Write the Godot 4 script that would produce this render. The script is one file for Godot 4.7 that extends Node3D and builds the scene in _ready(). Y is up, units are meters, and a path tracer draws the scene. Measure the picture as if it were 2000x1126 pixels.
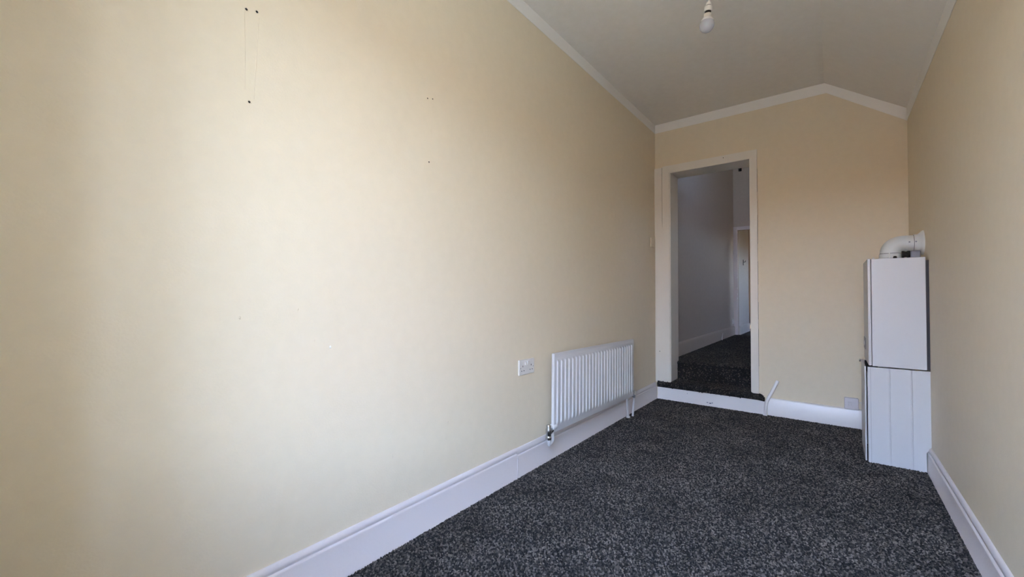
extends Node3D

# ------------------------------------------------------------------ helpers
const SMOOTH_COS := 0.62
var M := {}
var used := {}

func numbered(n: String) -> String:
	if not used.has(n):
		used[n] = 0
		return n
	used[n] += 1
	return "%s_%03d" % [n, used[n]]

func mb() -> SurfaceTool:
	var s := SurfaceTool.new()
	s.begin(Mesh.PRIMITIVE_TRIANGLES)
	return s

func tri(st: SurfaceTool, a: Vector3, b: Vector3, c: Vector3, n: Vector3):
	# front faces run clockwise seen from the side n points to
	var k := (b - a).cross(c - a)
	if k.length_squared() < 1e-18:
		return
	var fl := k.dot(n) > 0.0
	var fn := -k.normalized() if not fl else k.normalized()
	for v in ([a, c, b] if fl else [a, b, c]):
		st.set_normal(fn)
		st.add_vertex(v)

func face(st: SurfaceTool, pts: Array, n: Vector3):
	for i in range(1, pts.size() - 1):
		tri(st, pts[0], pts[i], pts[i + 1], n)

func tri_n(st: SurfaceTool, v: Array, nn: Array):
	var k: Vector3 = (v[1] - v[0]).cross(v[2] - v[0])
	if k.length_squared() < 1e-20:
		return
	var o := [0, 2, 1] if k.dot(nn[0] + nn[1] + nn[2]) > 0.0 else [0, 1, 2]
	for i in o:
		st.set_normal(nn[i])
		st.add_vertex(v[i])

# chamfered box between two corners
func box(st: SurfaceTool, lo: Vector3, hi: Vector3, ch := 0.0, X := Transform3D.IDENTITY):
	var c := (lo + hi) * 0.5
	var h := (hi - lo) * 0.5
	ch = min(ch, min(h.x, min(h.y, h.z)) * 0.95)
	var ax := [Vector3.RIGHT, Vector3.UP, Vector3.BACK]
	var hv := [h.x, h.y, h.z]
	for a in 3:
		var u := (a + 1) % 3
		var v := (a + 2) % 3
		for s in [-1.0, 1.0]:
			var q := []
			for k in [[-1, -1], [1, -1], [1, 1], [-1, 1]]:
				q.append(X * (c + ax[a] * s * hv[a] + ax[u] * k[0] * (hv[u] - ch) + ax[v] * k[1] * (hv[v] - ch)))
			face(st, q, X.basis * (ax[a] * s))
	if ch <= 0.0:
		return
	for a in 3:
		var u := (a + 1) % 3
		var v := (a + 2) % 3
		for su in [-1.0, 1.0]:
			for sv in [-1.0, 1.0]:
				var q := []
				for k in [[-1, 0], [1, 0], [1, 1], [-1, 1]]:
					var du: float = hv[u] - (ch if k[1] == 1 else 0.0)
					var dv: float = hv[v] - (ch if k[1] == 0 else 0.0)
					q.append(X * (c + ax[a] * k[0] * (hv[a] - ch) + ax[u] * su * du + ax[v] * sv * dv))
				face(st, q, X.basis * (ax[u] * su + ax[v] * sv))
	for sx in [-1.0, 1.0]:
		for sy in [-1.0, 1.0]:
			for sz in [-1.0, 1.0]:
				var s := Vector3(sx, sy, sz)
				face(st, [X * (c + s * (h - Vector3(0, ch, ch))), X * (c + s * (h - Vector3(ch, 0, ch))), X * (c + s * (h - Vector3(ch, ch, 0)))], X.basis * s)

# a 2D outline (U, V) at origin o pushed from w0 to w1 along W
func prism(st: SurfaceTool, outline: Array, o: Vector3, U: Vector3, V: Vector3, W: Vector3, w0: float, w1: float, smooth := false):
	var pts := PackedVector2Array(outline)
	var area := 0.0
	var n := pts.size()
	for i in n:
		area += pts[i].cross(pts[(i + 1) % n])
	var sg := 1.0 if area > 0.0 else -1.0
	var en := []
	for i in n:
		var d := (pts[(i + 1) % n] - pts[i]).normalized()
		en.append(Vector2(d.y, -d.x) * sg)
	var P := func(q: Vector2, w: float) -> Vector3: return o + U * q.x + V * q.y + W * w
	for i in n:
		var j := (i + 1) % n
		var e: Vector2 = en[i]
		var na := e
		var nb := e
		if smooth:
			var ep: Vector2 = en[(i + n - 1) % n]
			var ex: Vector2 = en[j]
			if ep.dot(e) > SMOOTH_COS: na = (ep + e).normalized()
			if ex.dot(e) > SMOOTH_COS: nb = (ex + e).normalized()
		var n3a := (U * na.x + V * na.y).normalized()
		var n3b := (U * nb.x + V * nb.y).normalized()
		var a: Vector3 = P.call(pts[i], w0)
		var b: Vector3 = P.call(pts[j], w0)
		var c: Vector3 = P.call(pts[j], w1)
		var d2: Vector3 = P.call(pts[i], w1)
		tri_n(st, [a, b, c], [n3a, n3b, n3b])
		tri_n(st, [a, c, d2], [n3a, n3b, n3a])
	var ix := Geometry2D.triangulate_polygon(pts)
	for k in range(0, ix.size(), 3):
		tri(st, P.call(pts[ix[k]], w0), P.call(pts[ix[k + 1]], w0), P.call(pts[ix[k + 2]], w0), -W * signf(w1 - w0))
		tri(st, P.call(pts[ix[k]], w1), P.call(pts[ix[k + 1]], w1), P.call(pts[ix[k + 2]], w1), W * signf(w1 - w0))

# profile of (radius, height) turned about the local Y axis of X
func lathe(st: SurfaceTool, prof: Array, X: Transform3D, seg := 28):
	var m := prof.size()
	var sn := []
	for i in m - 1:
		var d: Vector2 = (prof[i + 1] - prof[i])
		d = d.normalized() if d.length() > 1e-9 else Vector2.RIGHT
		sn.append(Vector2(d.y, -d.x))
	for i in m - 1:
		var na: Vector2 = sn[i]
		var nb: Vector2 = sn[i]
		if i > 0 and sn[i - 1].dot(sn[i]) > SMOOTH_COS: na = (sn[i - 1] + sn[i]).normalized()
		if i < m - 2 and sn[i + 1].dot(sn[i]) > SMOOTH_COS: nb = (sn[i + 1] + sn[i]).normalized()
		for k in seg:
			var v := []
			var nn := []
			for q in [[i, k, na], [i + 1, k, nb], [i + 1, k + 1, nb], [i, k + 1, na]]:
				var t: float = TAU * q[1] / seg
				var r: Vector2 = prof[q[0]]
				v.append(X * Vector3(r.x * cos(t), r.y, r.x * sin(t)))
				nn.append((X.basis * Vector3(q[2].x * cos(t), q[2].y, q[2].x * sin(t))).normalized())
			tri_n(st, [v[0], v[1], v[2]], [nn[0], nn[1], nn[2]])
			tri_n(st, [v[0], v[2], v[3]], [nn[0], nn[2], nn[3]])

func tube(st: SurfaceTool, path: Array, radius, seg := 16, caps := true):
	var n := path.size()
	var rings := []
	var ref := Vector3.UP
	for i in n:
		var t: Vector3 = (path[min(i + 1, n - 1)] - path[max(i - 1, 0)]).normalized()
		if i == 0:
			ref = t.cross(Vector3(0.31, 0.2, 0.93)).normalized()
		ref = (ref - t * ref.dot(t)).normalized()
		var bi := t.cross(ref)
		var ring := []
		var r: float = radius[i] if radius is Array else radius
		for k in seg:
			var a := TAU * k / seg
			var d := ref * cos(a) + bi * sin(a)
			ring.append([path[i] + d * r, d])
		rings.append(ring)
	for i in n - 1:
		for k in seg:
			var j := (k + 1) % seg
			var a = rings[i][k]; var b = rings[i + 1][k]; var c = rings[i + 1][j]; var d = rings[i][j]
			tri_n(st, [a[0], b[0], c[0]], [a[1], b[1], c[1]])
			tri_n(st, [a[0], c[0], d[0]], [a[1], c[1], d[1]])
	if caps:
		for e in [[0, path[0] - path[1]], [n - 1, path[n - 1] - path[n - 2]]]:
			var ring: Array = rings[e[0]]
			for k in seg:
				tri(st, path[e[0]], ring[k][0], ring[(k + 1) % seg][0], e[1])

# points along a polyline with each corner rounded
func bend(pts: Array, r: float, steps := 6) -> Array:
	var out := [pts[0]]
	for i in range(1, pts.size() - 1):
		var a: Vector3 = pts[i] + (pts[i - 1] - pts[i]).limit_length(r)
		var c: Vector3 = pts[i] + (pts[i + 1] - pts[i]).limit_length(r)
		for k in steps + 1:
			var t := float(k) / steps
			out.append(a.lerp(pts[i], t).lerp(pts[i].lerp(c, t), t))
	out.append(pts[-1])
	return out

func build(called: String, st: SurfaceTool, mat: Material, parent: Node = self) -> MeshInstance3D:
	var o := MeshInstance3D.new()
	o.mesh = st.commit()
	o.name = numbered(called) if parent == self else called
	o.material_override = mat
	parent.add_child(o, true)
	return o

func meta(o: Node, label := "", category := "", group := "", kind := ""):
	if label: o.set_meta("label", label)
	if category: o.set_meta("category", category)
	if group: o.set_meta("group", group)
	if kind: o.set_meta("kind", kind)

func thing(called: String, label: String, category: String, at := Vector3.ZERO) -> Node3D:
	var o := Node3D.new()
	o.name = numbered(called)
	add_child(o)
	o.position = at
	meta(o, label, category)
	return o

func struct(called: String, st: SurfaceTool, mat: Material, label: String, category := "") -> MeshInstance3D:
	var o := build(called, st, mat)
	meta(o, label, category, "", "structure")
	return o

# ------------------------------------------------------------------ materials
func grain(freq: float, seed_: int, strength: float, octaves := 3) -> NoiseTexture2D:
	var f := FastNoiseLite.new()
	f.seed = seed_
	f.frequency = freq
	f.fractal_octaves = octaves
	var t := NoiseTexture2D.new()
	t.width = 512
	t.height = 512
	t.seamless = true
	t.as_normal_map = true
	t.bump_strength = strength
	t.noise = f
	return t

func tone(freq: float, seed_: int, lo: Color, hi: Color) -> NoiseTexture2D:
	var f := FastNoiseLite.new()
	f.seed = seed_
	f.frequency = freq
	f.fractal_octaves = 4
	var t := NoiseTexture2D.new()
	t.width = 512
	t.height = 512
	t.seamless = true
	t.noise = f
	var g := Gradient.new()
	g.set_color(0, lo)
	g.set_color(1, hi)
	t.color_ramp = g
	return t

func paint(c: Color, rough := 0.5, bump: Texture2D = null, scale_ := 1.0, depth := 0.3, mottled := 0.0) -> StandardMaterial3D:
	var m := StandardMaterial3D.new()
	m.albedo_color = c
	m.roughness = rough
	if bump or mottled > 0.0:
		m.uv1_triplanar = true
		m.uv1_world_triplanar = true
		m.uv1_scale = Vector3.ONE * scale_
	if bump:
		m.normal_enabled = true
		m.normal_texture = bump
		m.normal_scale = depth
	if mottled > 0.0:
		m.albedo_texture = tone(0.012, 77, Color(1.0 - mottled, 1.0 - mottled, 1.0 - mottled * 1.3), Color.WHITE)
	return m

func metal(c: Color, rough: float) -> StandardMaterial3D:
	var m := StandardMaterial3D.new()
	m.albedo_color = c
	m.metallic = 1.0
	m.roughness = rough
	return m

func materials():
	var roller := grain(0.09, 3, 4.0)
	var brush := grain(0.03, 9, 3.0)
	M.cream = paint(Color(0.935, 0.878, 0.768), 0.55, roller, 2.2, 0.05, 0.015)
	M.ceiling = paint(Color(0.965, 0.945, 0.905), 0.8, roller, 2.0, 0.10, 0.02)
	M.band = paint(Color(0.975, 0.96, 0.93), 0.7, roller, 2.2, 0.06)
	M.gloss_case = paint(Color(0.935, 0.91, 0.86), 0.35, brush, 3.0, 0.12)
	M.gloss_lifted = paint(Color(0.965, 0.945, 0.93), 0.32, brush, 3.0, 0.12)  # gloss lightened to make up light missing on riser and end skirting
	M.gloss = paint(Color(0.868, 0.832, 0.815), 0.32, brush, 3.0, 0.12)
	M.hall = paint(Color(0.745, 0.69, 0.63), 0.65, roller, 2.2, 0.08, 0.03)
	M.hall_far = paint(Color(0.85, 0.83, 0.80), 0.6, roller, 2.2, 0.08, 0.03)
	M.enamel = paint(Color(0.85, 0.84, 0.83), 0.3)
	M.boiler = paint(Color(0.815, 0.81, 0.805), 0.38)
	M.boiler_grey = paint(Color(0.62, 0.62, 0.64), 0.45)
	M.fitting = paint(Color(0.50, 0.50, 0.53), 0.5)
	M.grey_plastic = paint(Color(0.88, 0.85, 0.85), 0.4)
	M.plastic = paint(Color(0.885, 0.865, 0.83), 0.35)
	M.flue = paint(Color(0.86, 0.86, 0.84), 0.4)
	M.panel = paint(Color(0.82, 0.815, 0.81), 0.42, brush, 3.0, 0.1)
	M.dark = paint(Color(0.05, 0.05, 0.05), 0.7)
	M.hole = paint(Color(0.12, 0.10, 0.08), 0.9)
	M.gapgrey = paint(Color(0.22, 0.21, 0.22), 0.7)
	M.chip = paint(Color(0.97, 0.96, 0.93), 0.4)
	M.chrome = metal(Color(0.78, 0.78, 0.78), 0.22)
	M.steel = metal(Color(0.62, 0.62, 0.64), 0.35)
	M.cream_plastic = paint(Color(0.84, 0.80, 0.74), 0.5)
	M.patio = paint(Color(0.90, 0.80, 0.66), 0.9, roller, 0.5, 0.5, 0.1)  # this and the next two: unseen yard tones picked for their bounce indoors
	M.yard = paint(Color(0.40, 0.40, 0.28), 0.9, roller, 0.5, 0.5, 0.2)
	M.render = paint(Color(0.56, 0.44, 0.36), 0.9, roller, 0.5, 0.5, 0.1)
	M.carpet_base = paint(Color(0.12, 0.12, 0.125), 1.0)
	var pile := StandardMaterial3D.new()
	pile.vertex_color_use_as_albedo = true
	pile.roughness = 1.0
	M.pile = pile
	var glass := StandardMaterial3D.new()
	glass.transparency = BaseMaterial3D.TRANSPARENCY_ALPHA
	glass.albedo_color = Color(0.96, 0.98, 0.98, 0.05)
	glass.roughness = 0.0
	M.glass = glass
	var bulb := StandardMaterial3D.new()
	bulb.albedo_color = Color(0.70, 0.70, 0.71)
	bulb.roughness = 0.12
	bulb.subsurf_scatter_enabled = true
	bulb.subsurf_scatter_strength = 0.2
	M.bulb = bulb

# ------------------------------------------------------------------ room sizes (metres)
const W := 1.826        # width
const ZW := 4.20        # inside face of the window wall
const CEIL := 2.697
const RIDGE := 1.35     # where the flat ceiling turns down
const EAVE := 2.366     # its height at the right wall
const BAND := 0.083
const HX := 0.05        # hall: left wall
const HY := 0.345       # hall: floor
const LAND := 0.172     # tread in the doorway
const DL := 0.150       # door lining, left and right
const DR := 0.822
const DT := 2.193
const WIN := [0.71, 1.70, 0.60, 2.12]   # window opening x0, x1, y0, y1

func _ready():
	# ---------------- camera
	var cam := Camera3D.new()
	cam.name = "camera"
	add_child(cam)
	cam.position = Vector3(1.4, 1.0, 4.1123)
	cam.rotation_order = EULER_ORDER_YXZ
	cam.rotation = Vector3(0.017401, 0.661945, 0.001604)
	cam.fov = rad_to_deg(2.0 * atan(563.0 / 808.82))
	cam.near = 0.02
	cam.far = 200.0
	cam.current = true
	# ---------------- sky, sun, exposure
	var env := Environment.new()
	env.background_mode = Environment.BG_SKY
	var sm := ProceduralSkyMaterial.new()
	sm.sky_top_color = Color(0.58, 0.70, 0.93)
	sm.sky_horizon_color = Color(0.84, 0.90, 0.98)
	sm.sky_curve = 0.25
	sm.ground_horizon_color = Color(0.62, 0.58, 0.52)
	sm.ground_bottom_color = Color(0.45, 0.40, 0.34)
	sm.sky_energy_multiplier = 1.0
	var sky := Sky.new()
	sky.sky_material = sm
	env.sky = sky
	env.ambient_light_source = Environment.AMBIENT_SOURCE_SKY
	env.tonemap_mode = Environment.TONE_MAPPER_LINEAR
	env.tonemap_exposure = 47.5
	env.sdfgi_enabled = true
	env.ssao_enabled = true
	env.ssil_enabled = true
	var we := WorldEnvironment.new()
	we.name = "world_environment"
	we.environment = env
	add_child(we)
	var sun := DirectionalLight3D.new()      # stands behind the house: the yard beyond its shadow is sunlit, the room is not
	sun.name = "sun"
	sun.light_color = Color(1.0, 0.90, 0.76)
	sun.light_energy = 0.55
	sun.shadow_enabled = true
	add_child(sun)
	sun.look_at_from_position(Vector3(-2, 4.2, -8), Vector3.ZERO, Vector3.UP)

	materials()
	shell()
	skirting()
	doorway()
	hall()
	window()
	carpets()
	radiator()
	socket()
	light_switch()
	boxing()
	boiler()
	spur()
	pipe_stub()
	pendant()
	wall_marks()

# ------------------------------------------------------------------ the room
func shell():
	var s := mb()
	box(s, Vector3(-0.14, -0.12, -0.23), Vector3(W + 0.14, -0.008, ZW + 0.30))
	var fl := struct("floor", s, M.carpet_base, "dark grey twist pile carpet floor of the long cream room")
	fl.set_meta("label", "dark grey speckled carpet covering the floor of the cream room")
	s = mb()
	box(s, Vector3(-0.14, -0.008, 0.0), Vector3(0, 2.9, ZW + 0.30))
	struct("wall_left", s, M.cream, "long cream painted wall with the radiator and double socket")
	s = mb()
	box(s, Vector3(W, -0.008, -0.23), Vector3(W + 0.14, 2.9, ZW + 0.30))
	struct("wall_right", s, M.cream, "cream painted wall on the right behind the boiler")
	# back wall, cut round the doorway (rough opening 15 mm behind the lining)
	s = mb()
	box(s, Vector3(-0.14, -0.008, -0.23), Vector3(DL - 0.018, 2.9, 0))
	box(s, Vector3(DR + 0.018, -0.008, -0.23), Vector3(W, 2.9, 0))
	box(s, Vector3(DL - 0.018, DT + 0.018, -0.23), Vector3(DR + 0.018, 2.9, 0))
	box(s, Vector3(DL - 0.018, -0.008, -0.23), Vector3(DR + 0.018, LAND - 0.02, -0.005))
	struct("wall_back", s, M.cream, "cream end wall with the open doorway")
	# window wall behind the camera
	s = mb()
	box(s, Vector3(0, -0.008, ZW), Vector3(WIN[0], 2.9, ZW + 0.30))
	box(s, Vector3(WIN[1], -0.008, ZW), Vector3(W, 2.9, ZW + 0.30))
	box(s, Vector3(WIN[0], WIN[3], ZW), Vector3(WIN[1], 2.9, ZW + 0.30))
	box(s, Vector3(WIN[0], -0.008, ZW), Vector3(WIN[1], WIN[2], ZW + 0.30))
	struct("wall_front", s, M.cream, "cream wall with the window, behind the viewer")
	# ceiling: flat, then sloping down to the right wall
	s = mb()
	prism(s, [Vector2(0, CEIL), Vector2(RIDGE, CEIL), Vector2(W, EAVE), Vector2(W, 3.02), Vector2(0, 3.02)], Vector3.ZERO, Vector3.RIGHT, Vector3.UP, Vector3.BACK, -0.0, ZW)
	struct("ceiling", s, M.ceiling, "off-white ceiling, flat then sloping down to the right wall")
	s = mb()
	box(s, Vector3(-0.14, 2.9, -0.23), Vector3(W + 0.14, 3.12, ZW + 0.30))
	struct("ceiling", s, M.ceiling, "roof deck above the ceiling, hidden from inside")
	# painted white bands under the ceiling
	var t := 0.003
	s = mb()
	box(s, Vector3(0, CEIL - BAND, t), Vector3(t, CEIL, ZW), 0.001)
	struct("trim_1", s, M.band, "white band along the top of the long left wall")
	s = mb()
	prism(s, [Vector2(t, CEIL - BAND), Vector2(RIDGE + 0.012, CEIL - BAND), Vector2(W - t, EAVE - 0.09), Vector2(W - t, EAVE), Vector2(RIDGE, CEIL), Vector2(t, CEIL)], Vector3.ZERO, Vector3.RIGHT, Vector3.UP, Vector3.BACK, 0.0, t)
	struct("trim_2", s, M.band, "white band following the cranked ceiling on the end wall")
	s = mb()
	box(s, Vector3(W - t, EAVE - 0.095, t), Vector3(W, EAVE, ZW), 0.001)
	struct("trim_3", s, M.band, "white band along the top of the right wall")

func skirt_profile(groove: float, top: float, th: float) -> Array:
	return [Vector2(0, -0.008), Vector2(th, -0.008), Vector2(th, 0.007), Vector2(th - 0.0025, 0.009), Vector2(th - 0.0025, groove - 0.006),
		Vector2(th - 0.0035, groove - 0.003), Vector2(th - 0.0065, groove - 0.001), Vector2(th - 0.0105, groove), Vector2(th - 0.0105, groove + 0.003),
		Vector2(th - 0.0075, groove + 0.007), Vector2(th - 0.007, groove + 0.013), Vector2(th - 0.0085, groove + 0.019), Vector2(th - 0.013, top - 0.003), Vector2(th - 0.016, top), Vector2(0, top)]

func skirting():
	var s := mb()
	prism(s, skirt_profile(0.131, 0.158, 0.020), Vector3.ZERO, Vector3.RIGHT, Vector3.UP, Vector3.BACK, 2.286, ZW, true)
	struct("baseboard_left", s, M.gloss, "white moulded skirting board along the left wall, near length")
	s = mb()
	prism(s, skirt_profile(0.121, 0.156, 0.0195), Vector3.ZERO, Vector3.RIGHT, Vector3.UP, Vector3.BACK, 0.024, 2.2845, true)
	var far := struct("baseboard_left", s, M.gloss, "white moulded skirting board running under the radiator")
	# filler slathered over the joint, and a stub of old pipe boxing line
	s = mb()
	tube(s, [Vector3(0.0178, 0.012, 2.285), Vector3(0.0182, 0.06, 2.284), Vector3(0.0182, 0.112, 2.286)], [0.002, 0.0035, 0.003], 8)
	build("joint_filler", s, M.gloss, far)
	s = mb()
	for q in [[0.013, 2.055, 0.006], [0.012, 1.02, 0.004], [0.010, 0.98, 0.003], [0.014, 1.10, 0.003], [0.035, 0.30, 0.003], [0.02, 2.42, 0.003]]:
		lathe(s, [Vector2(0.0, -1.0) * q[2], Vector2(0.8, -0.5) * q[2], Vector2(1.0, 0.0) * q[2], Vector2(0.7, 0.6) * q[2], Vector2(0, 0.9) * q[2]], Transform3D(Basis(), Vector3(0.0185, q[0], q[1])), 8)
	build("paint_lump", s, M.gloss, far)
	# right wall
	s = mb()
	prism(s, skirt_profile(0.112, 0.141, 0.020), Vector3(W, 0, 0), Vector3.LEFT, Vector3.UP, Vector3.BACK, 0.0, ZW, true)
	struct("baseboard_right", s, M.gloss, "white moulded skirting board along the right wall")
	# end wall, right of the pipe
	s = mb()
	prism(s, [Vector2(0, -0.008), Vector2(0.02, -0.008), Vector2(0.02, 0.130), Vector2(0.016, 0.138), Vector2(0.011, 0.142), Vector2(0, 0.142)], Vector3.ZERO, Vector3.BACK, Vector3.UP, Vector3.RIGHT, 0.945, W - 0.02, true)
	struct("baseboard_back", s, M.gloss_lifted, "white skirting board on the end wall between pipe and cupboard")
	# window wall
	s = mb()
	prism(s, skirt_profile(0.121, 0.156, 0.0195), Vector3(0, 0, ZW), Vector3.FORWARD, Vector3.UP, Vector3.RIGHT, 0.021, W - 0.021, true)
	struct("baseboard_front", s, M.gloss, "white skirting board below the window")
	# riser board under the doorway
	s = mb()
	prism(s, [Vector2(0.021, -0.008), Vector2(0.938, -0.008), Vector2(0.938, 0.112), Vector2(0.60, 0.124), Vector2(0.021, 0.128)], Vector3.ZERO, Vector3.RIGHT, Vector3.UP, Vector3.BACK, 0.0, 0.022)
	var rb := struct("trim_4", s, M.gloss_lifted, "white painted riser board under the doorway step")
	s = mb()
	for q in [[0.474, 0.030, 0.010, 0.004], [0.498, 0.026, 0.013, 0.006], [0.515, 0.031, 0.007, 0.005], [0.30, 0.085, 0.004, 0.003]]:
		var pts := []
		for k in 9:
			var a := TAU * k / 9
			pts.append(Vector2(q[0] + cos(a) * q[2] * (0.8 + 0.2 * sin(k * 2.3)), q[1] + sin(a) * q[3] * (0.8 + 0.3 * cos(k * 3.1))))
		prism(s, pts, Vector3.ZERO, Vector3.RIGHT, Vector3.UP, Vector3.BACK, 0.0215, 0.0224)
	build("paint_chip", s, paint(Color(0.42, 0.45, 0.50), 0.8), rb)

func doorway():
	var zf := 0.020
	# lining boards
	var d := Node3D.new()
	d.name = "door_1"
	add_child(d)
	meta(d, "white painted door casing round the open doorway, no door", "", "", "structure")
	var s := mb()
	box(s, Vector3(DL - 0.018, LAND - 0.02, -0.232), Vector3(DL, DT + 0.018, 0.004), 0.001)
	build("lining", s, M.gloss_case, d)
	s = mb()
	box(s, Vector3(DR, LAND - 0.02, -0.232), Vector3(DR + 0.018, DT + 0.018, 0.004), 0.001)
	build("lining", s, M.gloss_case, d)
	s = mb()
	box(s, Vector3(DL, DT, -0.232), Vector3(DR, DT + 0.018, 0.004), 0.001)
	build("lining", s, M.gloss_case, d)
	# architraves, mitred at the head
	var lo := LAND - 0.006
	var aw := 0.066
	var L0 := DL - 0.009
	var R0 := DR + 0.004
	var T0 := DT + 0.006
	s = mb()
	prism(s, [Vector2(L0 - aw, lo), Vector2(L0, lo), Vector2(L0, T0 - 0.0008), Vector2(L0 - aw, T0 + aw - 0.0008)], Vector3.ZERO, Vector3.RIGHT, Vector3.UP, Vector3.BACK, 0.0, zf)
	build("architrave", s, M.gloss_case, d)
	s = mb()
	prism(s, [Vector2(R0, lo), Vector2(R0 + 0.055, lo), Vector2(R0 + 0.055, T0 + aw - 0.001), Vector2(R0, T0 - 0.001)], Vector3.ZERO, Vector3.RIGHT, Vector3.UP, Vector3.BACK, 0.0, zf)
	build("architrave", s, M.gloss_case, d)
	s = mb()
	prism(s, [Vector2(L0, T0), Vector2(R0, T0), Vector2(R0 + 0.055, T0 + aw), Vector2(L0 - aw, T0 + aw)], Vector3.ZERO, Vector3.RIGHT, Vector3.UP, Vector3.BACK, 0.0, zf)
	build("architrave", s, M.gloss_case, d)
	# rounded bead along the inner edge
	for b in [[Vector3(DL - 0.004, lo, 0.016), Vector3(DL - 0.004, DT + 0.002, 0.016)], [Vector3(DL - 0.004, DT + 0.002, 0.016), Vector3(DR + 0.002, DT + 0.002, 0.016)]]:
		s = mb()
		tube(s, b, 0.0042, 10)
		build("bead", s, M.gloss_case, d)
	# filler board between the left wall and the architrave, a gap open in its upper part
	s = mb()
	prism(s, [Vector2(0.003, lo), Vector2(L0 - aw - 0.0004, lo), Vector2(L0 - aw - 0.0004, 1.66), Vector2(L0 - aw - 0.0035, 1.72), Vector2(L0 - aw - 0.0035, T0 + aw - 0.008),
		Vector2(0.0005, T0 + aw - 0.008), Vector2(0.0005, 1.60), Vector2(0.004, 1.56), Vector2(0.004, 0.9)], Vector3.ZERO, Vector3.RIGHT, Vector3.UP, Vector3.BACK, 0.0, zf - 0.001)
	build("filler_board", s, M.gloss_case, d)
	s = mb()
	for q in [Vector2(0.045, 0.46), Vector2(0.62, T0 + 0.045)]:
		lathe(s, [Vector2(0.0, 0.0012), Vector2(0.0035, 0.0010), Vector2(0.004, 0)], Transform3D(Basis(Vector3.RIGHT, PI / 2), Vector3(q.x, q.y, zf - 0.0006)), 10)
	build("nail_head", s, M.hole, d)
	# the ragged seam where wall paint has cracked away from the casing
	s = mb()
	for q in [[0.40, 0.72], [0.80, 0.95], [1.10, 1.30], [1.9, 2.1], [1.45, 1.70]]:
		box(s, Vector3(R0 + 0.0552, q[0], 0.0), Vector3(R0 + 0.0562, q[1], 0.0012))
	build("crack", s, M.hole, d)

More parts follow.
